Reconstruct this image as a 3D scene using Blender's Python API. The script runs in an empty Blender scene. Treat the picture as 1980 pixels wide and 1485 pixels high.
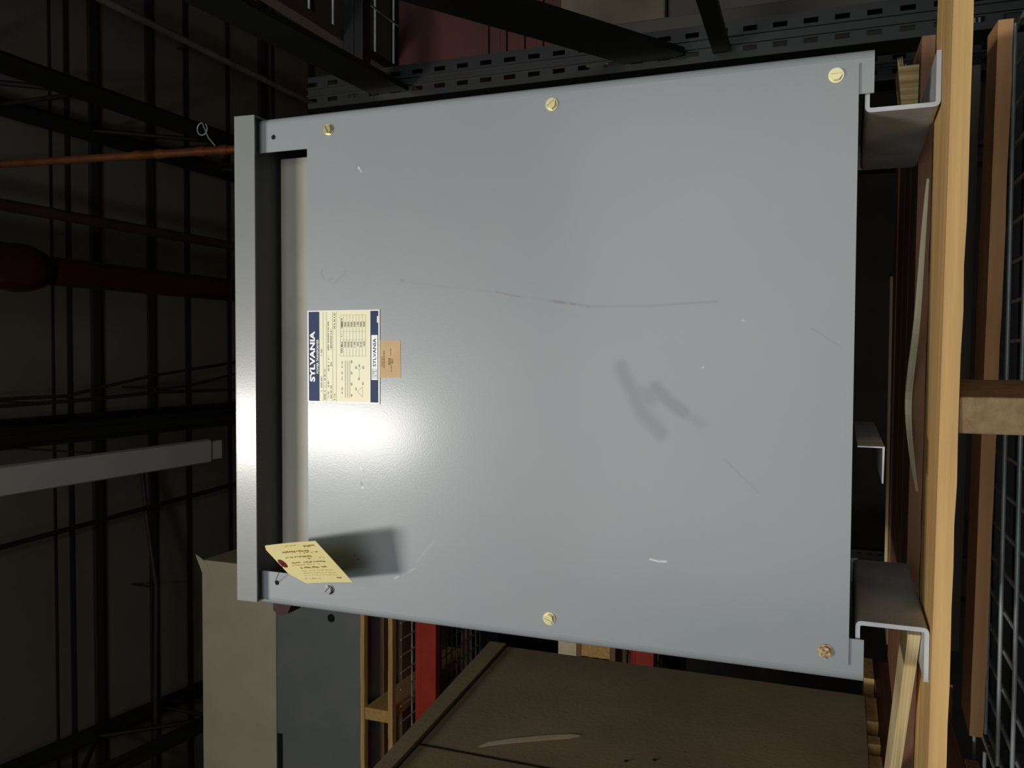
import bpy, bmesh, math, random
import numpy as np
from mathutils import Vector, Matrix
random.seed(7)
C = bpy.context.scene.collection
# heights below are measured from the lower edge of the transformer case;
# Z0 is that edge's height above the warehouse floor
Z0 = 1.526
FLOOR = -Z0
CEIL = 4.2

# ------------------------------------------------------------------ materials
def lin(c):
    return tuple(((v/255.0)/12.92 if v/255.0 <= 0.04045 else ((v/255.0+0.055)/1.055)**2.4) for v in c) + (1.0,)

def base_mat(name, col, rough=0.6, metal=0.0, spec=0.5):
    m = bpy.data.materials.new(name); m.use_nodes = True
    b = m.node_tree.nodes['Principled BSDF']
    b.inputs['Base Color'].default_value = lin(col)
    b.inputs['Roughness'].default_value = rough
    b.inputs['Metallic'].default_value = metal
    b.inputs['Specular IOR Level'].default_value = spec
    return m, m.node_tree, b

def mottled(name, c1, c2, scale=6.0, rough=0.6, metal=0.0, spec=0.5, bump=0.0, bscale=80.0, stretch=(1, 1, 1), detail=6.0, lo=0.35, hi=0.65):
    m, nt, b = base_mat(name, c1, rough, metal, spec)
    tc = nt.nodes.new('ShaderNodeTexCoord'); mp = nt.nodes.new('ShaderNodeMapping')
    mp.inputs['Scale'].default_value = stretch
    nt.links.new(tc.outputs['Object'], mp.inputs['Vector'])
    n = nt.nodes.new('ShaderNodeTexNoise'); n.inputs['Scale'].default_value = scale; n.inputs['Detail'].default_value = detail
    nt.links.new(mp.outputs['Vector'], n.inputs['Vector'])
    r = nt.nodes.new('ShaderNodeValToRGB')
    r.color_ramp.elements[0].position = lo; r.color_ramp.elements[0].color = lin(c1)
    r.color_ramp.elements[1].position = hi; r.color_ramp.elements[1].color = lin(c2)
    nt.links.new(n.outputs['Fac'], r.inputs['Fac']); nt.links.new(r.outputs['Color'], b.inputs['Base Color'])
    if bump:
        n2 = nt.nodes.new('ShaderNodeTexNoise'); n2.inputs['Scale'].default_value = bscale; n2.inputs['Detail'].default_value = 3
        nt.links.new(mp.outputs['Vector'], n2.inputs['Vector'])
        bp = nt.nodes.new('ShaderNodeBump'); bp.inputs['Strength'].default_value = bump; bp.inputs['Distance'].default_value = 0.002
        nt.links.new(n2.outputs['Fac'], bp.inputs['Height']); nt.links.new(bp.outputs['Normal'], b.inputs['Normal'])
    return m

def wood(name, c1, c2, axis=0, rough=0.65):
    st = [55, 55, 55]; st[axis] = 1.6
    m = mottled(name, c1, c2, scale=1.0, rough=rough, stretch=tuple(st), bump=0.25, bscale=3.0, lo=0.3, hi=0.7, spec=0.35)
    return m

def paint(name, col, rough=0.42, wear=False, coat=0.33):
    m, nt, b = base_mat(name, col, rough)
    b.inputs['Coat Weight'].default_value = coat
    b.inputs['Coat Roughness'].default_value = 0.17
    tc = nt.nodes.new('ShaderNodeTexCoord')
    n = nt.nodes.new('ShaderNodeTexNoise'); n.inputs['Scale'].default_value = 9; n.inputs['Detail'].default_value = 5
    nt.links.new(tc.outputs['Object'], n.inputs['Vector'])
    hs = nt.nodes.new('ShaderNodeMixRGB'); hs.blend_type = 'MIX'
    c2 = tuple(min(255, v*1.05) for v in (col[0]+2, col[1], col[2]-3))
    hs.inputs[1].default_value = lin(col); hs.inputs[2].default_value = lin(c2)
    nt.links.new(n.outputs['Fac'], hs.inputs[0])
    out = hs.outputs['Color']
    n2 = nt.nodes.new('ShaderNodeTexNoise'); n2.inputs['Scale'].default_value = 420; n2.inputs['Detail'].default_value = 2
    nt.links.new(tc.outputs['Object'], n2.inputs['Vector'])
    bp = nt.nodes.new('ShaderNodeBump'); bp.inputs['Strength'].default_value = 0.06; bp.inputs['Distance'].default_value = 0.0006
    nt.links.new(n2.outputs['Fac'], bp.inputs['Height']); nt.links.new(bp.outputs['Normal'], b.inputs['Normal'])
    nt.links.new(bp.outputs['Normal'], b.inputs['Coat Normal'])
    if wear:
        at = nt.nodes.new('ShaderNodeAttribute'); at.attribute_name = 'wear'
        sp = nt.nodes.new('ShaderNodeSeparateColor'); nt.links.new(at.outputs['Color'], sp.inputs['Color'])
        for ch, colr in (('Red', (92, 97, 101)), ('Blue', (88, 66, 48)), ('Green', (238, 238, 235))):
            mx = nt.nodes.new('ShaderNodeMixRGB'); mx.inputs[2].default_value = lin(colr)
            nt.links.new(sp.outputs[ch], mx.inputs[0]); nt.links.new(out, mx.inputs[1]); out = mx.outputs['Color']
    nt.links.new(out, b.inputs['Base Color'])
    return m

GREY = (143, 150, 154)
M = dict(
    paint=paint('grey_enamel', GREY), panel=paint('grey_enamel_worn', GREY, wear=True),
    hood=paint('hood_enamel', (124, 128, 126), .40, False, .5),
    inside=mottled('inner_grey', (150, 146, 136), (172, 166, 154), 5, 0.5),
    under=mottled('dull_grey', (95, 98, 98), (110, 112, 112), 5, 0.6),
    steel=mottled('raw_steel', (175, 177, 180), (205, 210, 212), 14, 0.5, 0.1, bump=0.1),
    brass=base_mat('plated_brass', (214, 204, 158), 0.34, 0.85)[0],
    zinc=base_mat('bright_zinc', (220, 222, 224), 0.2, 1.0)[0],
    rusty=mottled('rusty_plating', (120, 78, 50), (205, 180, 140), 300, 0.45, 0.6),
    rust=mottled('rust', (64, 32, 20), (46, 25, 18), 60, 0.8),
    hole=base_mat('hole_dark', (14, 14, 14), 0.9)[0],
    cream=mottled('nameplate_cream', (253, 243, 202), (255, 248, 214), 12, 0.4, 0, .4),
    white=base_mat('nameplate_white', (254, 251, 240), 0.3)[0],
    navy=mottled('nameplate_navy', (16, 46, 92), (22, 54, 102), 12, 0.5, 0, .25),
    ink=base_mat('faded_ink', (98, 92, 72), 0.5)[0],
    ink2=base_mat('brown_ink', (120, 84, 44), 0.6)[0],
    kraft=mottled('tan_sticker', (196, 156, 92), (206, 168, 106), 30, 0.45),
    manila=mottled('manila_card', (248, 232, 160), (252, 238, 172), 14, 0.6),
    eyelet=base_mat('red_eyelet', (120, 42, 36), 0.6)[0],
    wire=base_mat('dark_wire', (52, 50, 48), 0.5, 0.7)[0],
    woodlight=wood('pine_board', (186, 146, 92), (236, 192, 124)),
    woodlight_y=wood('pine_board_deep', (196, 150, 82), (228, 184, 112), 1),
    woodgrey=wood('weathered_board', (120, 92, 66), (152, 118, 84)),
    woodgrey_y=wood('weathered_board_deep', (128, 98, 70), (158, 126, 92), 1),
    woodend=mottled('sawn_end', (133, 109, 74), (151, 128, 92), 90, 0.8, bump=0.4, bscale=160),
    woodbrown=wood('brown_board', (121, 85, 63), (149, 108, 80)),
    woodwarm=wood('warm_board', (204, 148, 98), (226, 172, 120)),
    woodgrey_dark=wood('dark_grey_board', (84, 76, 64), (98, 88, 74)),
    woodbrown_y=wood('brown_board_deep', (112, 70, 48), (136, 88, 60), 1),
    ply=mottled('plywood_layers', (200, 178, 128), (236, 214, 164), 1.0, 0.7, stretch=(2, 2, 330), lo=0.4, hi=0.6),
    plyedge=mottled('splintered_ply', (176, 140, 90), (214, 190, 138), 1.0, 0.8, stretch=(160, 160, 5), lo=0.4, hi=0.6),
    strap=mottled('pale_band', (232, 226, 190), (206, 200, 160), 3, 0.5, stretch=(1, 1, 90)),
    galv=mottled('galvanised_wire', (180, 187, 190), (149, 157, 159), 20, 0.38, 0.3),
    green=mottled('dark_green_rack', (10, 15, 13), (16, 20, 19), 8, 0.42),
    orange=mottled('orange_rack', (190, 62, 36), (175, 52, 32), 6, 0.5),
    red=mottled('red_steel', (72, 20, 14), (55, 15, 12), 4, 0.6),
    railbrown=mottled('dull_brown_rail', (84, 70, 62), (96, 80, 70), 8, 0.7),
    brown=mottled('brown_board_box', (151, 133, 100), (168, 149, 115), 5, 0.85, bump=0.15, bscale=120),
    browndark=base_mat('box_joint', (34, 28, 22), 0.9)[0],
    carton=mottled('dull_carton', (94, 84, 70), (106, 95, 80), 6, 0.85),
    cartongrey=mottled('grey_carton', (62, 59, 55), (72, 68, 63), 6, 0.85),
    tape=mottled('torn_pale_strip', (226, 208, 176), (238, 222, 190), 30, 0.7),
    beige=mottled('beige_enamel', (200, 186, 157), (208, 195, 168), 5, 0.6),
    cabgrey=mottled('slate_enamel', (123, 128, 125), (133, 135, 133), 5, 0.55),
    ceil=mottled('ceiling_board', (102, 93, 81), (111, 103, 91), 2, 0.9),
    seam=base_mat('ceiling_dark_trim', (30, 25, 21), 0.9)[0],
    joist=mottled('dark_joist', (20, 16, 14), (28, 22, 19), 6, 0.7),
    pipered=mottled('red_pipe', (67, 28, 27), (56, 24, 23), 5, 0.28),
    pipebrown=mottled('brown_pipe', (74, 44, 38), (60, 38, 34), 5, 0.6),
    copper=mottled('copper', (212, 140, 96), (180, 110, 70), 10, 0.36, 0.9),
    conduit=mottled('dull_conduit', (150, 140, 128), (120, 112, 102), 5, 0.5, 0.3),
    cable=base_mat('dark_cable', (42, 35, 32), 0.7)[0],
    lamp=mottled('lamp_enamel', (178, 176, 167), (186, 182, 173), 3, 0.5),
    wall=mottled('wall_block', (70, 64, 58), (80, 74, 66), 3, 0.9, bump=0.2, bscale=30),
    floor=mottled('concrete', (84, 80, 76), (98, 94, 88), 3, 0.85),
)

# ------------------------------------------------------------------ mesh builder
class MB:
    def __init__(s): s.v = []; s.f = []; s.sm = []
    def add(s, vs, fs, smooth=False):
        o = len(s.v); s.v += [tuple(v) for v in vs]
        for f in fs: s.f.append(tuple(i+o for i in f)); s.sm.append(smooth)
        return s
    def box(s, x0, x1, y0, y1, z0, z1, bev=0.0):
        if bev <= 0:
            vs = [(x, y, z) for x in (x0, x1) for y in (y0, y1) for z in (z0, z1)]
            return s.add(vs, [(0, 1, 3, 2), (4, 6, 7, 5), (0, 4, 5, 1), (2, 3, 7, 6), (0, 2, 6, 4), (1, 5, 7, 3)])
        bm = bmesh.new(); bmesh.ops.create_cube(bm, size=1.0)
        for v in bm.verts:
            v.co = Vector(((x0+x1)/2+v.co.x*(x1-x0), (y0+y1)/2+v.co.y*(y1-y0), (z0+z1)/2+v.co.z*(z1-z0)))
        bmesh.ops.bevel(bm, geom=list(bm.edges), offset=bev, segments=2, affect='EDGES', profile=0.5)
        bm.verts.index_update()
        s.add([v.co for v in bm.verts], [[v.index for v in f.verts] for f in bm.faces]); bm.free(); return s
    def prism(s, poly, axis, a0, a1):
        n = len(poly)
        def P(p, a): return {'x': (a, p[0], p[1]), 'y': (p[0], a, p[1]), 'z': (p[0], p[1], a)}[axis]
        vs = [P(p, a0) for p in poly] + [P(p, a1) for p in poly]
        fs = [tuple(range(n))[::-1], tuple(range(n, 2*n))] + [(i, (i+1) % n, n+(i+1) % n, n+i) for i in range(n)]
        return s.add(vs, fs)
    def tube(s, pts, r, seg=10, cap=True, smooth=True):
        pts = [Vector(p) for p in pts]; n = len(pts); rings = []
        rr = r if isinstance(r, (list, tuple)) else [r]*n
        t0 = (pts[1]-pts[0]).normalized()
        ref = Vector((0, 0, 1)) if abs(t0.z) < 0.9 else Vector((1, 0, 0))
        N = t0.cross(ref).normalized()
        for i, p in enumerate(pts):
            t = (pts[min(i+1, n-1)]-pts[max(i-1, 0)]).normalized()
            N = (N - t*N.dot(t)).normalized(); B = t.cross(N)
            rings.append([p+(N*math.cos(2*math.pi*k/seg)+B*math.sin(2*math.pi*k/seg))*rr[i] for k in range(seg)])
        vs = [v for ring in rings for v in ring]
        fs = [(i*seg+k, i*seg+(k+1) % seg, (i+1)*seg+(k+1) % seg, (i+1)*seg+k) for i in range(n-1) for k in range(seg)]
        s.add(vs, fs, smooth)
        if cap:
            s.add(rings[0], [tuple(range(seg))[::-1]]); s.add(rings[-1], [tuple(range(seg))])
        return s
    def quadstrip(s, A, B):
        n = len(A); return s.add(list(A)+list(B), [(i, i+1, n+i+1, n+i) for i in range(n-1)])

def thicken(path, t):
    """open 2-D polyline -> closed outline of a sheet of thickness t (to the left of the path)"""
    n = len(path); off = []
    for i in range(n):
        a = Vector(path[max(i-1, 0)]); b = Vector(path[min(i+1, n-1)])
        d = (b-a).normalized(); nn = Vector((-d.y, d.x))
        if 0 < i < n-1:
            d1 = (Vector(path[i])-a).normalized(); c = max(0.5, d.dot(d1)); k = t/c
        else: k = t
        off.append(tuple(Vector(path[i])+nn*k))
    return list(path)+off[::-1]

def fillet(pts, r, seg=5):
    out = [pts[0]]
    for i in range(1, len(pts)-1):
        p = Vector(pts[i]); a = Vector(pts[i-1]); b = Vector(pts[i+1])
        u = (a-p).normalized(); w = (b-p).normalized(); s0 = p+u*r; s1 = p+w*r
        for k in range(seg+1):
            t = k/seg; out.append(tuple((1-t)**2*s0+2*t*(1-t)*p+t*t*s1))
    out.append(pts[-1]); return out

# ------------------------------------------------------------------ object helpers
def thing(name, loc, label, cat, group=None, yaw=0.0):
    o = bpy.data.objects.new(name, None); C.objects.link(o)
    o.location = (loc[0], loc[1], loc[2]+Z0); o.rotation_euler = (0, 0, yaw)
    o.empty_display_size = 0.05
    o['label'] = label; o['category'] = cat; o['origin'] = loc
    if group: o['group'] = group
    o['loc'] = list(loc)
    return o

def root_of(o):
    while o.parent: o = o.parent
    return o

def mesh_of(name, mb, mat, origin):
    me = bpy.data.meshes.new(name)
    me.from_pydata([(v[0]-origin[0], v[1]-origin[1], v[2]-origin[2]) for v in mb.v], [], mb.f)
    me.polygons.foreach_set('use_smooth', mb.sm)
    me.materials.append(M[mat] if isinstance(mat, str) else mat)
    bm = bmesh.new(); bm.from_mesh(me); bmesh.ops.recalc_face_normals(bm, faces=bm.faces); bm.to_mesh(me); bm.free()
    me.update(); return me

def part(name, mb, mat, parent, label=None, local=False):
    org = (0, 0, 0) if local else tuple(root_of(parent)['loc'])
    o = bpy.data.objects.new(name, mesh_of(name, mb, mat, org)); C.objects.link(o); o.parent = parent
    if label: o['label'] = label
    return o

def single(name, mb, mat, loc, label, cat, group=None):
    o = bpy.data.objects.new(name, mesh_of(name, mb, mat, loc)); C.objects.link(o)
    o.location = (loc[0], loc[1], loc[2]+Z0); o['label'] = label; o['category'] = cat
    if group: o['group'] = group
    return o

def struct(name, mb, mat):
    o = bpy.data.objects.new(name, mesh_of(name, mb, mat, (0, 0, 0))); C.objects.link(o)
    o.location = (0, 0, Z0); o['kind'] = 'structure'; return o

def dup(root, loc, label, group=None, yaw=None):
    r = root.copy(); C.objects.link(r); r.location = (loc[0], loc[1], loc[2]+Z0); r['label'] = label; r['loc'] = list(loc)
    if yaw is not None: r.rotation_euler = (0, 0, yaw)
    if group: r['group'] = group
    for ch in list(root.children):
        c = ch.copy(); C.objects.link(c); c.parent = r
        for g in ch.children:
            d = g.copy(); C.objects.link(d); d.parent = c
    return r

def text_mb(txt, height, bold=0.0, width=None):
    """lettering as flat polygons: x along the reading direction, y up, cap height given, centred on 0"""
    cu = bpy.data.curves.new('lettering', 'FONT'); cu.body = txt; cu.size = 1.0; cu.offset = bold
    cu.fill_mode = 'FRONT'; cu.resolution_u = 3
    ob = bpy.data.objects.new('lettering', cu); C.objects.link(ob)
    dg = bpy.context.evaluated_depsgraph_get(); ev = ob.evaluated_get(dg); me = ev.to_mesh()
    vs = [tuple(v.co) for v in me.vertices]; fs = [tuple(p.vertices) for p in me.polygons]
    ev.to_mesh_clear(); bpy.data.objects.remove(ob); bpy.data.curves.remove(cu)
    x0 = min(v[0] for v in vs); x1 = max(v[0] for v in vs); y0 = min(v[1] for v in vs); y1 = max(v[1] for v in vs)
    ky = height/(y1-y0); kx = ky if width is None else width/(x1-x0)
    return [((v[0]-(x0+x1)/2)*kx, (v[1]-(y0+y1)/2)*ky) for v in vs], fs

# ------------------------------------------------------------------ the building
struct('floor', MB().box(-7, 7, -5, 8.2, FLOOR-0.2, FLOOR), 'floor')
struct('ceiling', MB().box(-7, 7, -5, 8.2, CEIL, CEIL+0.05), 'ceil')
struct('wall_back', MB().box(-7, 7, 8, 8.2, FLOOR, CEIL), 'wall')
struct('wall_front', MB().box(-7, 7, -5.2, -5, FLOOR, CEIL), 'wall')
struct('wall_left', MB().box(-7.2, -7, -5, 8.2, FLOOR, CEIL), 'wall')
struct('wall_right', MB().box(7, 7.2, -5, 8.2, FLOOR, CEIL), 'wall')
# dark cross battens and seams on the ceiling boards
for i, (y, w, h) in enumerate([(2.60, .012, .006), (2.71, .026, .008), (2.89, .055, .025), (3.33, .050, .018), (3.66, .036, .010), (4.08, .026, .010),
                               (4.46, .06, .03), (4.60, .02, .01), (5.1, .05, .02), (5.75, .06, .03), (6.5, .06, .03)]):
    struct('trim_%d' % (i+1), MB().box(-6.9, 6.9, y-w/2, y+w/2, CEIL-h, CEIL), 'seam')

# bar joists running towards the back wall
def joist(x, z0, z1, label, dx=0.0):
    r = thing('bar_joist', (x, 1.5, z1), label, 'joist', None)
    y0, y1 = -1.0, 7.6
    def X(y): return x+dx*(y-1.5)
    for nm, zz, h in (('upper_chord', z1, .05), ('lower_chord', z0, .05)):
        m = MB()
        m.prism([(X(y0)-.05, y0), (X(y0)+.05, y0), (X(y1)+.05, y1), (X(y1)-.05, y1)], 'z', zz-.006, zz)
        m.prism([(X(y0)-.02, y0), (X(y0)+.02, y0), (X(y1)+.02, y1), (X(y1)-.02, y1)], 'z', zz-h, zz-.006)
        part(nm, m, 'joist', r)
    m = MB(); n = 16
    pts = []
    for k in range(n+1):
        y = y0+(y1-y0)*k/n
        pts.append((X(y), y, z0-.02 if k % 2 == 0 else z1-.05))
    for a, b in zip(pts, pts[1:]): m.tube([a, b], .014, 6)
    for k in range(0, n+1, 2): m.tube([pts[k], (pts[k][0], pts[k][1], z1-.05)], .012, 6)
    part('web', m, 'joist', r)
J = 'dark steel bar joist with zigzag web '
joist(1.29, 3.50, 4.125, J+'above the copper pipe')
joist(-.385, 3.62, 4.125, J+'directly over the unlit strip light')
joist(-2.16, 3.66, 4.125, J+'above the beige cabinet', -.06)

def pipe(name, pts, r, mat, label, cat, hang=(), seg=14, grp=None):
    root = thing(name, pts[0], label, cat, grp)
    part('tube', MB().tube(pts, r, seg), mat, root)
    for (x, y, z) in hang:
        part('hanger', MB().tube([(x, y, z+r), (x, y, CEIL)], .006, 6), 'joist', root)
    return root
p = pipe('sprinkler_main', [(.417, -1.0, 3.7), (.425, 7.9, 3.7)], .072, 'pipered', 'thick dark red pipe running along under the ceiling', 'pipe', [(.42, 1.2, 3.7), (.42, 4.4, 3.7)], 20)
m = MB().tube([(.419, 1.70+.055*k, 3.7) for k in range(9)], [.076, .10, .112, .116, .112, .118, .115, .10, .076], 24)
part('coupling', m, 'pipered', p)
pipe('branch_pipe', [(.741, -1.0, 3.9), (.744, 7.9, 3.9)], .03, 'pipebrown', 'thin brown pipe along the ceiling beside the thick red pipe', 'pipe', [(.742, 1.5, 3.9), (.742, 4.2, 3.9)])
pipe('conduit', [(2.09, -1.0, 4.05), (2.05, 3.0, 4.05), (2.0, 7.9, 4.05)], .022, 'conduit', 'slim pale conduit crossing the ceiling in the top right area', 'conduit', [(2.07, 1.8, 4.05), (2.045, 3.6, 4.05)])
pipe('conduit', [(-1.12, -1.0, 4.0), (-.975, 2.1, 4.0), (-.90, 3.9, 4.0), (-.8, 7.9, 4.0)], .014, 'joist', 'slim dark conduit on the ceiling between strip light and beige cabinet', 'conduit', [(-.98, 2.0, 4.0), (-.88, 4.2, 4.0)])
pipe('cable', [(-2.75, 3.155, 4.02), (-1.977, 3.146, 4.0), (-1.446, 3.161, 4.0), (-1.07, 3.145, 4.05), (-.76, 3.157, 4.1), (-.6, 3.17, 4.14)], .014, 'cable', 'black cable bowing across the ceiling above the beige cabinet', 'cable', [(-1.446, 3.161, 4.0)])
pipe('cable', [(-.21, 1.93, 3.8), (-.21, 2.35, 3.8), (-.175, 2.55, 3.8), (-.115, 2.95, 3.8), (-.04, 3.72, 3.82), (.1, 5.0, 3.95)], .009, 'cable', 'upper of the three slack cables beside the dark joist', 'cable', [(-.21, 2.0, 3.8)], 8, 'slack ceiling cables')
pipe('cable', [(-.245, 1.90, 3.8), (-.235, 2.5, 3.8), (-.215, 2.95, 3.8), (-.225, 3.72, 3.8), (-.2, 5.0, 3.9)], .010, 'cable', 'lowest of the slack cables, nearest the unlit strip light', 'cable', [(-.24, 2.2, 3.8)], 8, 'slack ceiling cables')
pipe('cable', [(-.205, 2.98, 3.825), (-.18, 3.3, 3.82), (-.115, 3.72, 3.82), (.02, 5.0, 3.95)], .008, 'cable', 'short cable branching up between the other two slack cables', 'cable', [(-.195, 3.1, 3.823)], 8, 'slack ceiling cables')
# unlit fluorescent strip
r = thing('strip_light', (-.478, 1.9, 3.0), 'long unlit white strip light hanging under the dark ceiling', 'light')
part('housing', MB().prism([(-.538, 3.02), (-.53, 3.0), (-.425, 3.0), (-.418, 3.02), (-.44, 3.075), (-.515, 3.075)], 'y', .2, 2.50), 'lamp', r)
part('end_socket', MB().box(-.525, -.43, 2.505, 2.59, 3.004, 3.05, .006), 'lamp', r)
for y in (.7, 2.2):
    part('hanger', MB().tube([(-.478, y, 3.075), (-.478, y, CEIL)], .005, 6), 'joist', r)
# copper drop pipe behind the transformer
r = thing('copper_pipe', (.71, 1.5, 1.2), 'thin shiny copper pipe rising to the ceiling behind the transformer hood', 'pipe')
part('tube', MB().tube([(.71, 1.5, 1.2), (.73, 1.5, 2.05), (.765, 1.5, 3.18), (.80, 1.5, CEIL)], .0145, 16), 'copper', r)
for z in (2.07, 2.17, 2.36, 2.46):
    x = .73+(z-2.05)*.031; part('fitting', MB().tube([(x, 1.5, z-.016), (x+.001, 1.5, z+.016)], .018, 16), 'copper', r)
ring = [(.81+.022*math.cos(a), 1.49, 2.16+.022*math.sin(a)) for a in [k*2*math.pi/16 for k in range(15)]]
part('wire_loop', MB().tube([(.745, 1.485, 2.10), (.775, 1.487, 2.13)]+ring, .0025, 6), 'galv', r)

# ------------------------------------------------------------------ pallet racks and wire decks
def post_mesh(m, x0, x1, yf, z0, z1, depth=.075, back=1):
    """slotted upright: front plate with two columns of slots, side returns"""
    pitch, sl, t = .0508, .024, .003
    w = x1-x0
    xs = [x0, x0+.012, x0+.021, x1-.021, x1-.012, x1]
    n = int((z1-z0)/pitch)
    for i in (0, 2, 4): m.box(xs[i], xs[i+1], yf, yf+t, z0, z1)
    for i in (1, 3):
        z = z0
        for k in range(n+1):
            ze = min(z1, z0+k*pitch+(pitch-sl)); zs = z0+k*pitch
            if ze > zs: m.box(xs[i], xs[i+1], yf, yf+t, zs, ze)
    m.box(x0+.024, x0+.027, yf-.005, yf, z0, z1); m.box(x1-.028, x1-.025, yf-.005, yf, z0, z1)
    m.box(x0, x0+t, yf+t, yf+depth, z0, z1); m.box(x1-t, x1, yf+t, yf+depth, z0, z1)
    m.box(x0+t, x0+.018, yf+depth-t, yf+depth, z0, z1); m.box(x1-.018, x1-t, yf+depth-t, yf+depth, z0, z1)

def rack(name, loc, label, posts, beams, braces, bmat, pmat='green'):
    r = thing(name, loc, label, 'rack')
    for (x0, x1, y, z1, d) in posts:
        m = MB(); post_mesh(m, x0, x1, y, FLOOR, z1, d); part('upright', m, pmat, r)
        part('foot_plate', MB().box(x0-.02, x1+.02, y-.02, y+d+.02, FLOOR, FLOOR+.006), pmat, r)
    for bmm in beams:
        (x0, x1, y0, y1, z0, z1) = bmm[:6]
        m = MB().box(x0, x1, y0, y1, z0, z1-.03, .003); m.box(x0, x1, y0, y1-.015, z1-.03, z1, .002)
        part('beam', m, bmm[6] if len(bmm) > 6 else bmat, r)
    for (x, w, a, b, h) in braces:
        (ya, za), (yb, zb) = a, b
        d = Vector((yb-ya, zb-za)).normalized(); n = Vector((-d.y, d.x))*h/2
        poly = [(ya+n.x, za+n.y), (yb+n.x, zb+n.y), (yb-n.x, zb-n.y), (ya-n.x, za-n.y)]
        part('brace', MB().prism(poly, 'x', x, x+w), pmat, r)
    return r
rack('pallet_rack', (-.65, .1, FLOOR), 'dark slotted pallet rack whose upright and braces stand right of the transformer',
     [(.543, .61, .62, 1.115, .075), (.543, .61, -.62, 1.115, .075), (-1.96, -1.893, .62, 1.115, .075), (-1.96, -1.893, -.62, 1.115, .075)],
     [(-1.89, .54, -.615, -.565, -.31, -.2105), (-1.89, .54, .64, .69, -.31, -.2105)],
     [(.556, .012, (-.50, .976), (.62, .912), .082), (.556, .012, (-.50, 1.06), (.63, .345), .105), (.556, .012, (-.5, .2), (.62, .238), .03),
      (-1.945, .04, (-.55, .97), (.62, .92), .08), (-1.945, .04, (-.55, .95), (.62, .35), .08)], 'green')

def wire_deck(loc, label, x0, x1, y0, y1, z, py, px, rad=.0032, fall=0.0, stub=0.0, mat='galv', frame=None):
    r = thing('wire_deck', loc, label, 'shelf deck')
    m = MB()
    ny = int(round((y1-y0)/py)); nx = int(round((x1-x0)/px))
    for k in range(ny+1):
        y = y0+(y1-y0)*k/ny; m.tube([(x0, y, z), (x1, y, z)], rad, 6)
    for k in range(nx+1):
        x = x0+(x1-x0)*k/nx; m.tube([(x, y0-stub, z-2*rad*.9), (x, y1, z-2*rad*.9)], rad*.95, 6)
    part('wire_grid', m, mat, r)
    if frame:
        for (a, b) in frame:
            part('support_channel', MB().box(a, b, y0+.01, y1-.01, z-.045, z-rad*3, .002), 'woodgrey_y' if mat == 'galv2' else 'steel', r)
    return r
wire_deck((-.03, 0, -.2), 'wire mesh deck under the pallet carrying the transformer', -.60, .50, -.570, .717, -.2, .117, .058)
wire_deck((-1.25, 0, -.2), 'wire mesh deck under the pallet carrying the brown box', -1.86, -.63, -.570, .717, -.2, .117, .058)
# back-to-back rack on the right, behind the first one
rack('pallet_rack', (1.4, 1.3, FLOOR), 'rack standing back to back behind the slotted upright',
     [(.548, .607, .86, 1.33, .075), (.548, .607, 1.70, 1.33, .075), (2.6, 2.67, .86, 1.33, .075), (2.6, 2.67, 1.70, 1.33, .075)],
     [(.607, 2.6, .87, .92, -.31, -.2115), (.607, 2.6, 1.72, 1.77, -.31, -.2115), (.607, 2.6, .87, .91, 1.13, 1.186), (.607, 2.6, 1.72, 1.77, 1.10, 1.186)], [], 'green')
d = wire_deck((1.3, 1.2, 1.24), 'wire deck seen from below at upper right, over the red crate', .80, 1.9, .60, 1.74, 1.24, .104, .16, .0035)
part('edge_rail', MB().box(.785, .812, .50, 1.76, 1.190, 1.228, .003), 'railbrown', d, 'dull brown edge rail')
wire_deck((1.3, 1.2, -.2), 'wire deck carrying the stacked cartons right of the rack upright', .62, 2.2, .86, 1.74, -.2, .07, .1)
# load on it
single('carton', MB().box(.772, 1.5, 1.12, 1.6, -.192, .435, .006), 'cartongrey', (1.15, 1.3, -.192), 'large dark grey carton at the bottom of the stack right of the upright', 'carton')
single('carton', MB().box(.805, 1.45, 1.10, 1.58, .437, .70, .006), 'carton', (1.1, 1.3, .437), 'grey brown carton between the grey carton and the red crate', 'carton')
r = thing('steel_crate', (1.1, 1.35, .702), 'dull red steel crate below the wire deck at upper right', 'crate')
m = MB().box(.775, 1.45, 1.12, 1.62, .702, 1.17, .004)
part('shell', m, 'red', r)
m = MB()
for z in (.75, .80, .85, .9): m.box(.78, 1.44, 1.112, 1.12, z, z+.018, .002)
part('rib', m, 'red', r)
single('carton', MB().box(.632, .762, .945, 1.012, -.192, .535, .004), 'cartongrey', (.7, .98, -.192), 'slim dark carton standing behind the slotted rack upright', 'carton')
single('wooden_plank', MB().box(.70, .748, 1.02, 1.05, -.192, .61, .003), 'woodlight', (.72, 1.03, -.192), 'pale plank whose top shows through the slots of the rack upright', 'plank')
single('wood_block', MB().box(.779, .801, 1.125, 1.17, .436, .475, .002), 'woodlight', (.79, 1.14, .436), 'small pale wood block on the dark grey carton', 'block')

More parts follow.
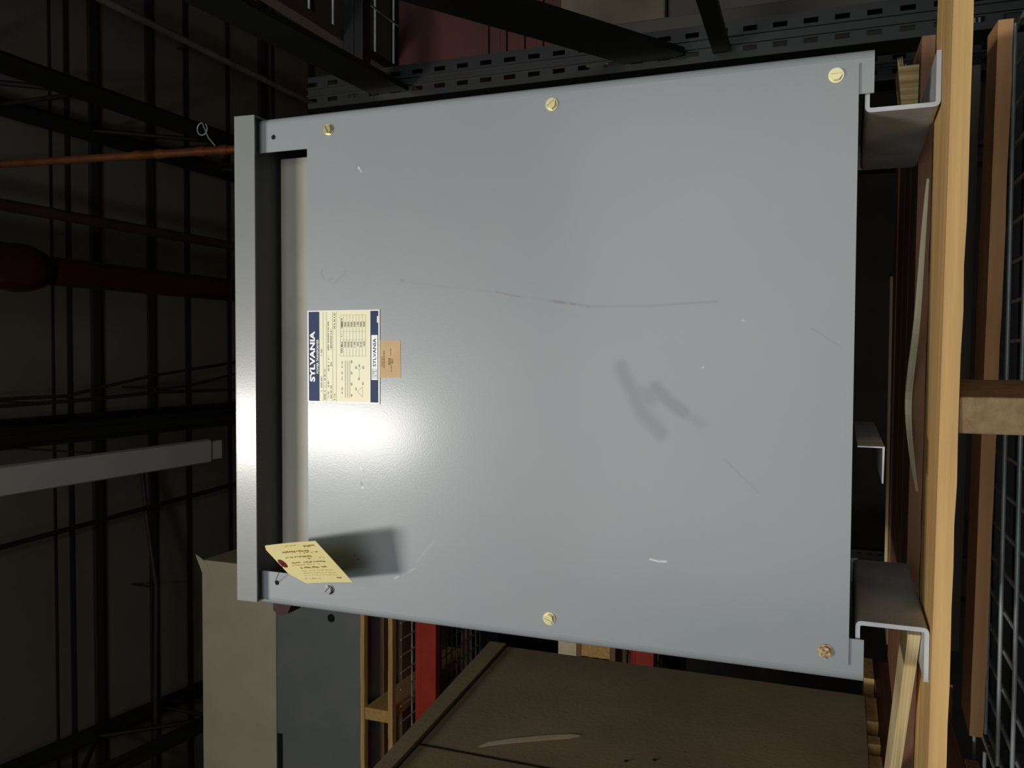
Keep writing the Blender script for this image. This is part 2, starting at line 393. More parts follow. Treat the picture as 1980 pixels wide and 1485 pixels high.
# far rack across the aisle
rack('pallet_rack', (-1.9, 3.5, FLOOR), 'tall pallet rack with an orange beam across the aisle behind at left',
     [(-1.07, -1.0, 3.0, 2.9, .075), (-3.0, -2.93, 3.0, 2.9, .075), (-1.07, -1.0, 3.85, 2.9, .075), (-3.0, -2.93, 3.85, 2.9, .075)],
     [(-2.93, -1.07, 3.0, 3.05, 1.985, 2.104), (-2.93, -1.07, 3.86, 3.91, 1.985, 2.104, 'green'), (-2.93, -1.07, 3.0, 3.05, .84, .96), (-2.93, -1.07, 3.86, 3.91, .84, .96, 'green')], [], 'orange')  # rear beams coloured dark green to stand in for the shade on them
wire_deck((-2, 3.4, 2.112), 'wire deck on the orange beam under the far cabinets', -2.9, -1.1, 2.995, 3.9, 2.1205, .07, .085, .005, stub=.14)
wire_deck((-2, 3.4, .97), 'wire deck on the lower beam of the far rack', -2.9, -1.1, 2.995, 3.9, .9735, .07, .1, .004, stub=.02)

# ------------------------------------------------------------------ pallets (boards along local x, depth along local y, top at 0)
def jag(x0, x1, y0, y1, z0, z1, amp=.0015, n=26, ends=True):
    """sawn board with slightly uneven long edges"""
    m = MB(); vs = []; fs = []
    e = [(random.uniform(-amp, amp), random.uniform(-amp, amp), random.uniform(-amp, amp)*.4, random.uniform(-amp, amp)*.4) for _ in range(n+1)]
    for i in range(n+1):
        x = x0+(x1-x0)*i/n; a = e[i]
        vs += [(x, y0+a[0], z0+a[2]), (x, y1+a[1], z0+a[2]), (x, y1+a[1], z1), (x, y0+a[0], z1)]
    for i in range(n):
        o = 4*i
        for k in range(4): fs.append((o+k, o+(k+1) % 4, o+4+(k+1) % 4, o+4+k))
    fs += [(0, 1, 2, 3), (4*n+3, 4*n+2, 4*n+1, 4*n)]
    return m.add(vs, fs)

def pallet(loc, label, half, boards, strs, t, sh, bt, bottoms, mats, yaw=0, depth=1.0, group=None, sw=.036, blocks=None):
    r = thing('pallet', loc, label, 'pallet', group, yaw)
    for i, bd in enumerate(boards):
        part('deck_board', jag(-half, bd[2] if len(bd) > 2 else half, bd[0], bd[1], -t, 0), mats[0] if i == 0 else mats[1], r, local=True)
    for x in strs:
        for (a, b) in (blocks or [(.004, depth-.004)]):
            pale = not blocks or (a < .1 and abs(x) < .3)  # side and rear blocks get darker wood, shade put into the colour
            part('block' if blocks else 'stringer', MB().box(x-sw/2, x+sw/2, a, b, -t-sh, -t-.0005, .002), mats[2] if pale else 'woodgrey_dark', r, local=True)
    for k, (a, b) in enumerate(bottoms):
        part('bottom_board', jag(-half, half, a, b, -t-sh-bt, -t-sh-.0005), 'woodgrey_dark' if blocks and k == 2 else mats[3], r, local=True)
    return r
YAW = -math.atan(.113)
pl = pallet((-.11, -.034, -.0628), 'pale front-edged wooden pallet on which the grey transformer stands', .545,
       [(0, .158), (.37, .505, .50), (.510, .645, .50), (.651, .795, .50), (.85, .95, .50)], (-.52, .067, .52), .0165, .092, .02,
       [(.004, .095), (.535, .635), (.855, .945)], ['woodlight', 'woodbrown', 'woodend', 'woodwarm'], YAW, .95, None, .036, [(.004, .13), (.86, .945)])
single('batten', MB().box(-.42, .17, .868, .884, -.0622, -.0565, .001), 'ply', (-.1, .87, -.0622), 'thin pale batten lying on the back of the pallet under the transformer', 'batten')
pallet((-1.205, .12, -.0245), 'wooden pallet under the large brown box, board ends facing the transformer', .55,
       [(0, .12), (.17, .29), (.33, .455), (.50, .535), (.60, .72), (.825, .95)], (-.53, 0, .53), .020, .128, .02,
       [(0, .1), (.4, .5), (.85, .95)], ['woodlight', 'woodlight', 'woodbrown_y', 'woodbrown'], 0, .95)
far = pallet((-1.86, 2.8, 2.316), 'pallet with yellowish boards under the far slate cabinet', .66,
       [(0, .035), (.2, .3), (.4, .5), (.6, .7), (.9, 1.0)], (-.60, .03, .60), .024, .138, .026,
       [(0, .035), (.45, .55), (.9, 1.0)], ['woodlight', 'woodgrey', 'woodlight_y', 'woodlight'], 0, 1.0, None, .062)
pallet((-1.90, 2.82, 1.167), 'empty pallet on the lower level of the far rack', .66,
       [(0, .035), (.2, .3), (.4, .5), (.6, .7), (.9, 1.0)], (-.60, -.03, .545), .022, .138, .026,
       [(0, .035), (.45, .55), (.9, 1.0)], ['woodgrey', 'woodgrey', 'woodlight_y', 'woodgrey'], 0, 1.0, None, .06)

single('carton', MB().box(-1.40, -1.325, 2.83, 2.95, 1.1675, 1.26, .004), 'tape', (-1.36, 2.9, 1.167), 'tiny pale carton glimpsed between transformer and brown box', 'carton')
# ------------------------------------------------------------------ far cabinets
r = thing('cabinet', (-1.9, 3.2, 2.3175), 'slate grey metal cabinet with one round knockout, on the far pallet', 'cabinet')
part('body', MB().box(-2.55, -1.16, 2.80, 3.5, 2.3175, 2.832, .004), 'cabgrey', r)
part('knockout', MB().tube([(-1.358, 2.806, 2.49), (-1.358, 2.7985, 2.49)], .023, 8, smooth=False), 'hole', r, 'dark round knockout hole')
part('slot', MB().box(-2.5, -2.02, 2.798, 2.803, 2.795, 2.829), 'hole', r, 'dark slot along the upper edge')
r = thing('cabinet', (-1.9, 3.2, 2.834), 'beige metal cabinet stacked on the slate grey one', 'cabinet')
part('body', MB().box(-2.55, -1.128, 2.795, 3.4, 2.834, 3.325, .004), 'beige', r)
part('bent_flange', MB().add([(-1.10, 2.79, 3.36), (-1.13, 2.793, 3.35), (-1.24, 2.7945, 3.30), (-1.24, 2.7945, 3.24), (-1.135, 2.793, 3.30), (-1.11, 2.785, 3.33),
      (-1.10, 2.788, 3.362), (-1.13, 2.791, 3.352), (-1.24, 2.7925, 3.302), (-1.24, 2.7925, 3.242), (-1.135, 2.791, 3.302), (-1.11, 2.783, 3.332)],
      [(0, 1, 4, 5), (1, 2, 3, 4), (6, 7, 10, 11), (7, 8, 9, 10), (0, 1, 7, 6), (1, 2, 8, 7), (2, 3, 9, 8), (3, 4, 10, 9), (4, 5, 11, 10), (5, 0, 6, 11)]), 'beige', r, 'bent sheet edge at the top corner')

# ------------------------------------------------------------------ brown box on the left
r = thing('brown_box', (-1.1, .45, -.0235), 'large dull brown box with a lid, left of the transformer', 'box')
def zt(y): return .715+.099*(y-.219)      # lid top sags towards the aisle
def zl(y): return .688+.079*(y-.23)      # lower rim of the lid
XR, XL, Y0, Y1 = -.652, -1.55, .10, .835
m = MB()
m.prism([(Y0+.01, -.0235), (Y1-.01, -.0235), (Y1-.01, zl(Y1)+.02), (Y0+.01, zl(Y0)+.02)], 'x', XL+.006, XR-.004)
part('core', m, 'browndark', r)
m = MB()
m.prism([(Y0, -.0235), (.3215, -.0235), (.3215, zl(.32)-.006), (Y0, zl(Y0)-.006)], 'x', XR-.006, XR)
m.prism([(.3255, -.0235), (Y1, -.0235), (Y1, zl(Y1)-.006), (.3255, zl(.3255)-.006)], 'x', XR-.006, XR)
m.box(XL, XR-.006, Y0, Y0+.006, -.0235, zl(Y0)-.006)
part('side_panel', m, 'brown', r)
m = MB(); m.prism([(Y0-.01, zl(Y0-.01)), (Y1+.006, zl(Y1)), (Y1+.006, zt(Y1)), (Y0-.01, zt(Y0))], 'x', XL-.006, XR+.005)
part('lid', m, 'brown', r)
A = [(XR+.0012, y, z) for y, z in ((.352, .592), (.372, .583), (.40, .552), (.43, .508), (.455, .462), (.458, .444))]
B = [(XR+.0012, y, z) for y, z in ((.352, .590), (.368, .570), (.392, .535), (.418, .495), (.440, .458), (.456, .4435))]
part('joint', MB().box(XR-.003, XR+.0006, .3205, .3265, -.0235, zl(.32)-.006), 'browndark', r)
part('torn_strip', MB().quadstrip(A, B).quadstrip([(a[0]-.001, a[1], a[2]) for a in A], [(b[0]-.001, b[1], b[2]) for b in B]), 'tape', r, 'pale torn strip of tape')
for y, z in ((.3945, .3472), (.4155, .3046)):
    part('nail', MB().tube([(XR-.002, y, z), (XR+.0015, y, z)], .003, 8), 'hole', r)

# ------------------------------------------------------------------ the transformer
T = thing('power_transformer', (0, .2, -.062), 'big grey metal power transformer cabinet standing on the pallet', 'transformer')
prof = fillet([(.284, .001), (.330, .001), (.330, .42), (.29, .42)], .010, 6)
for s in (1, -1):
    pr = [(s*x, y) for x, y in prof]
    part('case_side', MB().prism(thicken(pr, .002*s), 'z', 0.0, .767), 'paint', T)
part('back_panel', MB().box(-.29, .29, .4175, .4195, 0.012, .767), 'paint', T)
part('bottom_pan', MB().box(-.283, .283, .05, .415, .0138, .0150), 'under', T)
for sx, z in ((.3035, .7419), (-.2984, .7395)):
    part('screw_hole', MB().tube([(sx, .0025, z), (sx, .0004, z)], .0032, 12, smooth=False), 'hole', T)
# hood with a drip lip
m = MB()
m.prism([(-.0136, .7618), (-.0116, .7618), (-.0135, .793), (-.0155, .793)], 'x', -.3235, .3315)
m.box(-.3235, -.3215+.0, -.012, .44, .7618, .793); m.box(.3295, .3315, -.012, .44, .7618, .793)
m.box(-.3235, .3315, .438, .44, .7618, .793)
m.box(-.3235, .3315, -.0155, .44, .791, .7935, .001)
part('hood', m, 'hood', T)
part('hood_underside', MB().box(-.321, .329, -.011, .437, .7675, .770), 'under', T)
part('vent_baffle', MB().box(-.284, .284, .042, .044, .60, .7605), 'inside', T, 'lighter sheet behind the vent opening')
# front panel: fine sheet carrying the scuffs as paint wear
PX0, PX1, PZ0, PZ1, PY = -.3122, .3150, .0147, .6868, -.0020
nx, nz = 560, 600
xs = np.linspace(PX0, PX1, nx); zs = np.linspace(PZ0, PZ1, nz)
XX, ZZ = np.meshgrid(xs, zs)
def segd(a, b):
    ax, az = a; bx, bz = b; dx, dz = bx-ax, bz-az
    t = np.clip(((XX-ax)*dx+(ZZ-az)*dz)/(dx*dx+dz*dz+1e-12), 0, 1)
    return np.hypot(XX-ax-t*dx, ZZ-az-t*dz)
def stroke(pts, w, soft):
    d = np.minimum.reduce([segd(a, b) for a, b in zip(pts, pts[1:])])
    return np.clip((w+soft-d)/soft, 0, 1)
rng = np.random.default_rng(3)
red = np.zeros_like(XX); grn = np.zeros_like(XX); blu = np.zeros_like(XX)
red = np.maximum(red, .36*stroke([(.0, .262), (-.012, .258), (-.03, .247), (-.052, .237), (-.074, .216)], .004, .008))
red = np.maximum(red, .32*stroke([(-.03, .246), (-.033, .228), (-.030, .222)], .006, .008))
red = np.maximum(red, .42*stroke([(-.023, .222), (-.038, .207), (-.050, .190)], .004, .006))
red = np.maximum(red, .22*stroke([(-.050, .190), (-.062, .170)], .002, .006))
noise = rng.random(XX.shape)
big = np.kron(rng.random((nz//6+1, nx//6+1)), np.ones((6, 6)))[:nz, :nx]
scr = [(.105, .5448), (.0891, .4176), (.0751, .3322), (.0697, .2976), (.0692, .2339), (.073, .1563)]
blu = np.maximum(blu, 0.225*stroke([(.089, .4176), (.0826, .385)], .0006, .0012))
blu = np.maximum(blu, 0.375*stroke([(.0775, .349), (.0728, .318), (.0700, .302)], .0010, .0012)*(.4+.6*(big > .4)))
blu = np.maximum(blu, 0.200*stroke(scr[2:], .0006, .0014))
blu = np.maximum(blu, 0.060*stroke(scr[:3], .0006, .0016))
ringp = [(.1205+.011*math.cos(a), .655+.010*math.sin(a)) for a in np.linspace(.6, 3.9, 14)]
blu = np.maximum(blu, 0.170*stroke(ringp, .0005, .0016)*(big > .3))
blu = np.maximum(blu, 0.150*stroke([(.106, .645), (.116, .632), (.121, .628)], .0004, .0014))
blu = np.maximum(blu, 0.250*stroke([(.107, .548), (.107, .543)], .0008, .0014))
blu = np.maximum(blu, 0.150*stroke([(.0428, .0565), (.0237, .0281)], .0004, .0012))
blu = np.maximum(blu, 0.110*stroke([(-.10, .145), (-.135, .108)], .0004, .0014))
for (x, z) in ((-.0855, .650), (-.1362, .6023)):
    blu = np.maximum(blu, 0.400*stroke([(x, z), (x-.002, z-.001)], .0012, .0012))
red = np.maximum(red, .9*stroke([(-.1530, .605), (-.1560, .6045)], .0008, .0012))
red = np.maximum(red, .9*stroke([(-.2485, .6165), (-.254, .611)], .0006, .0012))
for pts, w in (([(.2527, .6085), (.2508, .608)], .0012), ([(.2482, .6055), (.2474, .605)], .0009), ([(-.1590, .6035), (-.1605, .603)], .0010), ([(-.1338, .606), (-.1355, .6045)], .0007),
               ([(-.2186, .2265), (-.2202, .216), (-.2194, .208)], .0009), ([(-.2515, .6137), (-.2525, .6125)], .0006),
               ([(-.258, .527), (-.268, .545)], .0003), ([(-.2700, .5505), (-.2735, .556)], .0006), ([(-.22, .50), (-.25, .525)], .0002),
               ([(.052, .128), (.0515, .1265)], .0006), ([(.0, .17), (.001, .169)], .0006), ([(-.022, .60), (-.023, .599)], .0006)):
    grn = np.maximum(grn, min(1, w/.001)*.85*stroke(pts, w*.5, .0009))
vs = [(float(x), PY, float(z)) for z in zs for x in xs]
fs = [(j*nx+i, j*nx+i+1, (j+1)*nx+i+1, (j+1)*nx+i) for j in range(nz-1) for i in range(nx-1)]
ring_i = [i for i in range(nx)] + [j*nx+nx-1 for j in range(1, nz)] + [(nz-1)*nx+i for i in range(nx-2, -1, -1)] + [j*nx for j in range(nz-2, 0, -1)]
o = len(vs); vs += [(vs[i][0], .0008, vs[i][2]) for i in ring_i]
n = len(ring_i); fs += [(ring_i[k], o+k, o+(k+1) % n, ring_i[(k+1) % n]) for k in range(n)]
m = MB(); m.v = vs; m.f = fs; m.sm = [False]*len(fs)
FP = part('front_panel', m, 'panel', T)
ca = FP.data.color_attributes.new('wear', 'FLOAT_COLOR', 'POINT')
buf = np.zeros((len(vs), 4), dtype=np.float32); buf[:, 3] = 1
buf[:nx*nz, 0] = red.ravel(); buf[:nx*nz, 1] = grn.ravel(); buf[:nx*nz, 2] = blu.ravel()
ca.data.foreach_set('color', buf.ravel())
# slotted hex screws
def screw(x, z, mat, ang, label=None):
    m = MB(); y0 = PY
    m.tube([(x, y0, z), (x, y0-.0008, z)], .0078, 20, smooth=False)             # washer
    hx = [(x+.0062*math.cos(ang+k*math.pi/3), z+.0062*math.sin(ang+k*math.pi/3)) for k in range(6)]
    m.prism(hx, 'y', y0-.0008, y0-.0036)
    ca_, sa_ = math.cos(ang), math.sin(ang)
    for s in (1, -1):                                                      # domed halves either side of the slot
        pts = []
        for k in range(9):
            a = math.pi*k/8; u, w = .0052*math.cos(a), s*(.0009+.0046*math.sin(a))
            pts.append((x+u*ca_-w*sa_, z+u*sa_+w*ca_))
        m.prism(pts, 'y', y0-.0036, y0-.0050)
    part('screw', m, mat, FP, label)
for x, z, mt, a, lb in ((.3044, .6535, 'brass', .5, None), (.3062, .3478, 'brass', 2.2, None), (.3046, .0367, 'brass', 1.6, None),
                        (-.298, .6546, 'zinc', 2.4, 'bright silver screw'), (-.3008, .3471, 'brass', 1.2, None), (-.2996, .0377, 'rusty', 2.0, 'rusty screw head')):
    screw(x, z, mt, a, lb)
# nameplate: a = across the reading direction 0..1, b = down 0..1
NX0, NX1, NZ0, NZ1, NY = -.0503, .0706, .5772, .6864, PY-.0012
def L(a, b, lift=0.0): return (NX0+(NX1-NX0)*a, NY-lift, NZ1-(NZ1-NZ0)*b)
NP = part('nameplate', MB().box(NX0, NX1, NY, PY-.0002, NZ0, NZ1, .0003), 'white', T, 'cream nameplate with navy bands')
def rects(name, mat, lst, lift, label=None):
    m = MB()
    for (a0, a1, b0, b1) in lst:
        m.add([L(a0, b0, lift), L(a1, b0, lift), L(a1, b1, lift), L(a0, b1, lift)], [(0, 1, 2, 3)])
    return part(name, m, mat, NP, label)
rects('cream_field', 'cream', [(.012, .988, .172, .876)], .00012)
rects('navy_band', 'navy', [(.014, .986, .019, .172)], .00012)
rects('navy_band', 'navy', [(.014, .986, .876, .982)], .00012)
rects('white_cartouche', 'white', [(.255, .73, .890, .972), (.86, .93, .965, .982)], .0002)
m = MB()
def put_text(m, txt, a, b, h, w, bold, lift=.0003):
    vs, fs = text_mb(txt, h*(NZ1-NZ0), bold, w*(NX1-NX0)); cx, cy, cz = L(a, b, lift)
    m.add([(cx+x, cy, cz+y) for x, y in vs], fs)
put_text(m, 'SYLVANIA', .50, .073, .074, .55, .035)
put_text(m, 'POWER TRANSFORMER', .50, .146, .032, .37, .012)
part('maker_lettering', m, 'white', NP, 'white capital lettering')
m = MB(); put_text(m, 'SYLVANIA', .545, .931, .046, .30, .02)
put_text(m, 'GTE', .319, .931, .042, .075, .01)
for (a0, a1, b0, b1) in ((.268, .372, .900, .905), (.268, .372, .957, .962), (.268, .272, .900, .962), (.368, .372, .900, .962)):
    m.add([L(a0, b0, .0003), L(a1, b0, .0003), L(a1, b1, .0003), L(a0, b1, .0003)], [(0, 1, 2, 3)])
part('maker_lettering', m, 'navy', NP, 'navy lettering on the lower band')
lst = []
for b in (.226, .272, .361, .408): lst.append((.012, .985, b-.0017, b+.0017))
for b in np.linspace(.466, .811, 9): lst.append((.506, .946, float(b)-.0012, float(b)+.0012))
for a in (.506, .655, .68, .768, .946): lst.append((a-.0011, a+.0011, .466, .811))
lst += [(.40, .402, .272, .361), (.60, .602, .272, .361)]
R2 = random.Random(5)
def words(a0, a1, b, h, dens=.75):
    a = a0
    while a < a1:
        w = R2.uniform(.006, .016)
        if R2.random() < dens: lst.append((a, min(a+w*.72, a1), b-h/2, b+h/2))
        a += w
for a0, a1, b in ((.12, .30, .20), (.50, .58, .20), (.03, .36, .248), (.03, .12, .296), (.17, .26, .296), (.33, .50, .30), (.56, .88, .296), (.03, .19, .335), (.40, .44, .335), (.56, .80, .335), (.03, .10, .385), (.80, .97, .385)):
    words(a0, a1, b, .016)
for b in np.linspace(.466, .811, 9)[1:]:
    words(.82, .875, float(b)-.02, .022, .95); words(.60, .66, float(b)-.02, .018, .9)
words(.80, .92, .485, .016); words(.70, .74, .485, .016); words(.54, .65, .485, .02)
# winding diagram
for a in (.10, .14, .22, .26, .31, .38, .42): words(a, a+.03, .49, .014)
def line(a0, b0, a1, b1, w=.0022):
    p = Vector(L(a0, b0, .00025)); q = Vector(L(a1, b1, .00025)); d = (q-p).normalized(); nn = Vector((-d.z, 0, d.x))*w*.06
    mm.add([p+nn, q+nn, q-nn, p-nn], [(0, 1, 2, 3)])
mm = MB()
for row in (.535, .565, .595):
    k = 0; a = .06
    while a < .45:
        line(a, row-.008, a+.006, row+.008); line(a+.006, row+.008, a+.012, row-.008); a += .012
line(.07, .77, .18, .77); line(.07, .77, .125, .70); line(.125, .70, .18, .77); line(.27, .725, .36, .725); line(.36, .725, .39, .69); line(.36, .725, .39, .765)
for a, b in ((.07, .62), (.19, .62), (.31, .62), (.43, .62), (.20, .775), (.14, .68), (.25, .72), (.37, .68), (.37, .78), (.39, .725)): words(a, a+.03, b, .018, 1)
mk = rects('printed_lines', 'ink', lst, .00025)
part('winding_diagram', mm, 'ink', NP)
# tan inspection sticker
m = MB().prism([(-.0160, .5480), (-.0145, .5472), (.0300, .5478), (.0312, .5490), (.0312, .5772), (-.0165, .5772)], 'y', PY-.0004, PY-.0001)
S = part('inspection_sticker', m, 'kraft', T, 'small tan paper sticker under the nameplate')
m = MB()
for z, x0, x1, h in ((.5705, -.004, .018, .0018), (.5735, -.002, .010, .0014), (.5615, .000, .008, .0038), (.5610, .012, .020, .0016), (.5600, -.009, -.002, .0014), (.558, .002, .007, .003)):
    x = x0
    while x < x1:
        w = R2.uniform(.0008, .0016); m.add([(x, PY-.0005, z), (x+w, PY-.0005, z), (x+w, PY-.0005, z+h), (x, PY-.0005, z+h)], [(0, 1, 2, 3)]); x += w+R2.uniform(.0004, .0009)
part('faint_print', m, 'ink2', S)
# feet: bent C channels
for s in (1, -1):
    path = fillet([(s*.3205, .0085), (s*.2655, .0085), (s*.2655, -.0622), (s*.3215, -.0622)], .007, 5)
    m = MB().prism(thicken(path, .0046*s), 'y', .006, .30)
    part('mounting_foot', m, 'steel', T)
m = MB().prism(thicken([(-.0818, .0095), (-.0818, -.0173), (-.1207, -.0165)], -.0014), 'y', .02, .39)
part('stiffener_angle', m, 'steel', T, 'thin angle strip under the base')
part('lifting_lug', MB().prism([(-.331, .735), (-.350, .744), (-.354, .758), (-.348, .768), (-.331, .768)], 'y', .03, .06), 'rust', T, 'rusty brown lug under the hood end')

# ------------------------------------------------------------------ hang tag with its wire
A_ = Vector((-.239, -.040, .732)); B_ = Vector((-.211, -.0955, .612)); W_ = Vector((-.0563, .0365, -.0295))
H = thing('hang_tag', tuple(A_), 'yellow paper tag wired to the top left corner of the transformer', 'tag')
ld = B_-A_; Ln = ld.length; ld.normalize(); wd = W_.normalized(); Wn = .073
nn = ld.cross(wd).normalized()
if nn.y > 0: nn = -nn
def tp(u, v, lift=0.0): return A_+ld*(u*Ln)+wd*(v*Wn)+nn*lift - nn*.001*math.sin(math.pi*u)
us = [0, .10, .12, .2, .3, .4, .5, .6, .7, .8, .9, 1]
outline = [(0, .10), (.07, 0)] + [(u, 0) for u in us[1:]] + [(u, 1) for u in us[:0:-1]] + [(.14, 1), (0, .72)]
m = MB()
nseg = 14
def vlim(u):
    lo = max(0, .10*(1-u/.05)) if u < .05 else 0
    hi = min(1, .72+.28*u/.16) if u < .16 else 1
    return lo, hi
ul = [0, .05, .10, .16] + [.16+.84*k/12 for k in range(1, 13)]
top = []; bot = []
for u in ul:
    lo, hi = vlim(u); top.append(tp(u, lo)); bot.append(tp(u, hi))
k = len(ul)
vs = top+bot+[p-nn*.0005 for p in top]+[p-nn*.0005 for p in bot]
fs = [(i, i+1, k+i+1, k+i) for i in range(k-1)]+[(2*k+i, 3*k+i, 3*k+i+1, 2*k+i+1) for i in range(k-1)]
fs += [(i, 2*k+i, 2*k+i+1, i+1) for i in range(k-1)]+[(k+i, k+i+1, 3*k+i+1, 3*k+i) for i in range(k-1)]
fs += [(0, k, 3*k, 2*k), (k-1, 3*k-1, 4*k-1, 2*k-1)]
card = part('card', MB().add(vs, fs), 'manila', H)
ec = (.075, .46)
m = MB()
for rr, mat in ((.0078, 'eyelet'),):
    pts = [A_+ld*(ec[0]*Ln)+wd*(ec[1]*Wn)+nn*.0006-nn*.001*math.sin(math.pi*.075)+(ld*math.cos(a)+wd*math.sin(a))*rr for a in [q*2*math.pi/20 for q in range(20)]]
    m.add(pts, [tuple(range(20))])
part('eyelet', m, 'eyelet', H, 'dark red reinforced eyelet')
m = MB()
def dash(u0, u1, v, h):
    m.add([tp(u0, v-h/2, .0005), tp(u1, v-h/2, .0005), tp(u1, v+h/2, .0005), tp(u0, v+h/2, .0005)], [(0, 1, 2, 3)])
R3 = random.Random(11)
for v, u0, u1, h, dn in ((.06, .40, .58, .02, .8), (.09, .72, .92, .05, .9), (.20, .25, .75, .045, .95), (.24, .55, .88, .03, .7), (.33, .22, .70, .045, .8), (.38, .6, .88, .03, .7), (.47, .25, .86, .04, .85), (.53, .22, .70, .02, .8),
                         (.60, .24, .80, .05, .75), (.68, .3, .84, .014, .9), (.74, .28, .84, .012, .9), (.80, .26, .84, .012, .9), (.88, .22, .5, .02, .6), (.88, .80, .88, .06, .8)):
    u = u0
    while u < u1:
        w = R3.uniform(.012, .035)
        if R3.random() < dn: dash(u, u+w*.7, v+R3.uniform(-.008, .008), h*R3.uniform(.4, .9))
        u += w
part('handwriting', m, mottled('tag_ink', (172, 146, 88), (186, 136, 88), 60, .7), H)
E_ = A_+ld*(.075*Ln)+wd*(.46*Wn)
part('tie_wire', MB().tube([(-.2984, -.0022, .7395), (-.2960, -.005, .7385), E_-nn*.0015, E_+nn*.002+ld*.004], .0005, 6), 'wire', H)

# ------------------------------------------------------------------ loose wood and banding on the pallet
# plywood strip lying under the left foot side
r = thing('plywood_strip', (-.4, .15, -.0622), 'layered plywood strip lying on the pallet left of the transformer foot', 'plywood')
def sheet(p0, p1, d, z0, z1, rise=0):
    m = MB(); n = 10; vs = []
    p0 = Vector(p0); p1 = Vector(p1); d = Vector(d)
    for i in range(n+1):
        q = p0.lerp(p1, i/n); up = rise*(i/n); j = random.uniform(-.001, .001)
        vs += [(q.x, q.y+j, z0+up), (q.x+d.x, q.y+d.y, z0+up), (q.x+d.x, q.y+d.y, z1+up), (q.x, q.y+j, z1+up)]
    fs = []
    for i in range(n):
        o = 4*i
        for k in range(4): fs.append((o+k, o+(k+1) % 4, o+4+(k+1) % 4, o+4+k))
    fs += [(0, 1, 2, 3), (4*n+3, 4*n+2, 4*n+1, 4*n)]
    return m.add(vs, fs)
part('sheet', sheet((-.284, .04, 0), (-.60, .30, 0), (.006, .075, 0), -.0570, -.0445, .006), 'ply', r)
r = thing('plywood_offcut', (.34, .2, -.0622), 'splintered plywood offcut lying behind the right foot', 'plywood')
m = MB()
vs = [(.29, .33, -.0618), (.345, .31, -.0618), (.40, .30, -.0618), (.40, .36, -.0618), (.345, .37, -.0618), (.29, .345, -.0618),
      (.29, .33, -.058), (.345, .31, -.042), (.40, .30, -.036), (.40, .36, -.036), (.345, .37, -.042), (.29, .345, -.058)]
m.add(vs, [(0, 1, 2, 3, 4, 5), (6, 7, 8, 9, 10, 11)]+[(i, (i+1) % 6, 6+(i+1) % 6, 6+i) for i in range(6)])
part('sheet', m, 'plyedge', r)
m = MB()
for k in range(5): m.tube([(.40, .305+.01*k, -.038-.003*k), (.412+.004*(k % 3), .304+.01*k, -.036-.003*k)], [.0022, .0004], 5)
part('splinter', m, 'plyedge', r)
r = thing('strapping_band', (0, .25, -.0622), 'loose pale band lying in a curve on the pallet beneath the transformer', 'strap')
pts = [(.215, .12), (.16, .145), (.06, .20), (.0, .27), (-.045, .315), (-.085, .30), (-.125, .235), (-.15, .18)]
cv = []
for i in range(len(pts)-1):
    for k in range(4):
        t = k/4; p0 = Vector(pts[max(i-1, 0)]); p1 = Vector(pts[i]); p2 = Vector(pts[i+1]); p3 = Vector(pts[min(i+2, len(pts)-1)])
        cv.append(tuple(.5*((2*p1)+(-p0+p2)*t+(2*p0-5*p1+4*p2-p3)*t*t+(-p0+3*p1-3*p2+p3)*t**3)))
cv.append(pts[-1])
hts = [.0025+.0062*math.sin(math.pi*min(1, i/len(cv)*1.05)) for i in range(len(cv))]
ol = []
m = MB(); n = len(cv)
vs = [(x, y, -.0622) for x, y in cv]+[(x, y, -.0622+h) for (x, y), h in zip(cv, hts)]+[(x, y+.003, -.0622) for x, y in cv]+[(x, y+.003, -.0622+h) for (x, y), h in zip(cv, hts)]
fs = []
for i in range(n-1):
    fs += [(i, i+1, n+i+1, n+i), (2*n+i, 3*n+i, 3*n+i+1, 2*n+i+1), (n+i, n+i+1, 3*n+i+1, 3*n+i)]
part('band', m.add(vs, fs), 'strap', r)

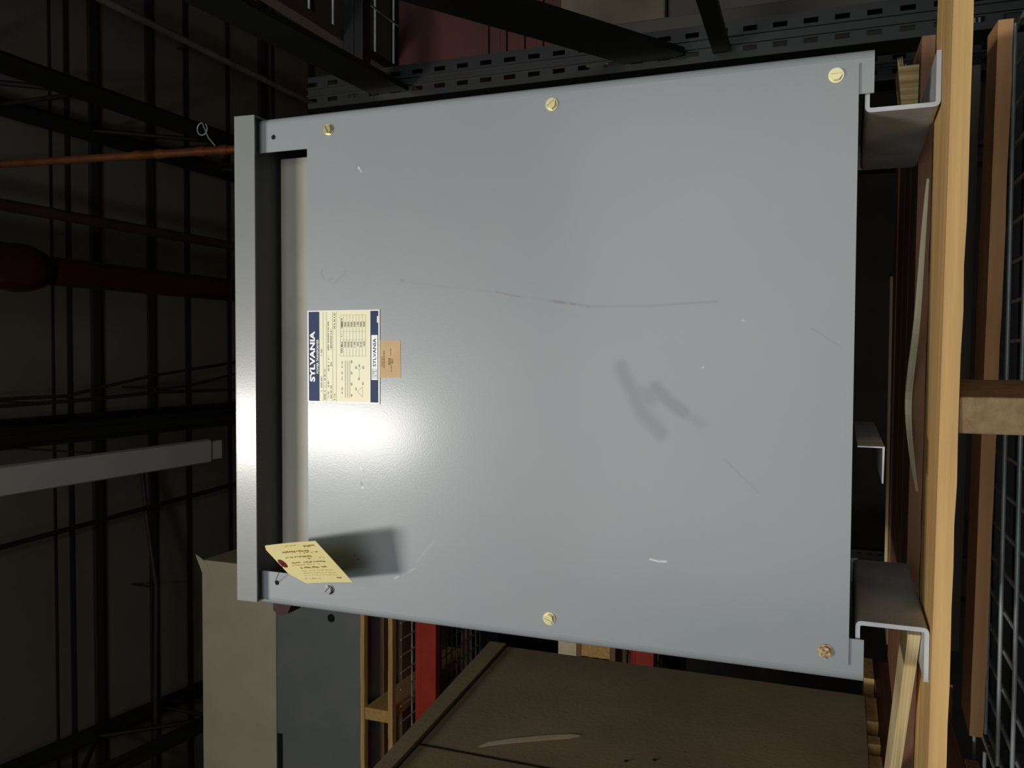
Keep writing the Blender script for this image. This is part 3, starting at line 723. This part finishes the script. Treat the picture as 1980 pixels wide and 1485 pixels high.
# ------------------------------------------------------------------ light
def area(name, loc, target, sx, sy, power, col):
    d = bpy.data.lights.new(name, 'AREA'); d.shape = 'RECTANGLE'; d.size = sx; d.size_y = sy; d.energy = power; d.color = col
    o = bpy.data.objects.new(name, d); C.objects.link(o); o.location = (loc[0], loc[1], loc[2]+Z0)
    v = Vector(target)-Vector(loc); o.rotation_euler = v.to_track_quat('-Z', 'Y').to_euler(); return o
area('aisle_lamp', (-.31, -2.2, 2.03), (0, .2, .05), .22, .58, 33.5, (1.0, .965, .91))
area('front_fill', (.1, -4.6, .6), (0, 2.0, .5), 3.2, 2.2, 68, (.955, .985, .985))  # added broad fill to lift the shadows, no actual lamp there
w = bpy.data.worlds.new('dark_hall'); bpy.context.scene.world = w; w.use_nodes = True
w.node_tree.nodes['Background'].inputs['Color'].default_value = (.02, .02, .022, 1)
w.node_tree.nodes['Background'].inputs['Strength'].default_value = 0.2

# ------------------------------------------------------------------ camera (held on its side, tilted up)
pitch, yaw, roll = .370924, -.0362479, .0130494
pitch, yaw, roll = .370924, -.0362479, .0176992
f = Vector((math.sin(yaw)*math.cos(pitch), math.cos(yaw)*math.cos(pitch), math.sin(pitch)))
rt = Vector((math.cos(yaw), -math.sin(yaw), 0)); up = rt.cross(f)
r2 = rt*math.cos(roll)+up*math.sin(roll); u2 = -rt*math.sin(roll)+up*math.cos(roll)
cd = bpy.data.cameras.new('camera'); cam = bpy.data.objects.new('camera', cd); C.objects.link(cam)
cd.sensor_fit = 'HORIZONTAL'; cd.sensor_width = 36.0; cd.lens = 36.0*1650.8/1980; cd.clip_start = .02; cd.clip_end = 60
mw = Matrix((( -u2.x, r2.x, -f.x, .0130494), (-u2.y, r2.y, -f.y, -.958685), (-u2.z, r2.z, -f.z, .0238183+Z0), (0, 0, 0, 1)))
cam.matrix_world = mw
bpy.context.scene.camera = cam
for o in bpy.data.objects:
    if 'loc' in o: del o['loc']
    if 'origin' in o: del o['origin']
vs_ = bpy.context.scene.view_settings
vs_.view_transform = 'Standard'; vs_.look = 'None'; vs_.exposure = 0.12; vs_.gamma = 1.0; vs_.use_curve_mapping = False
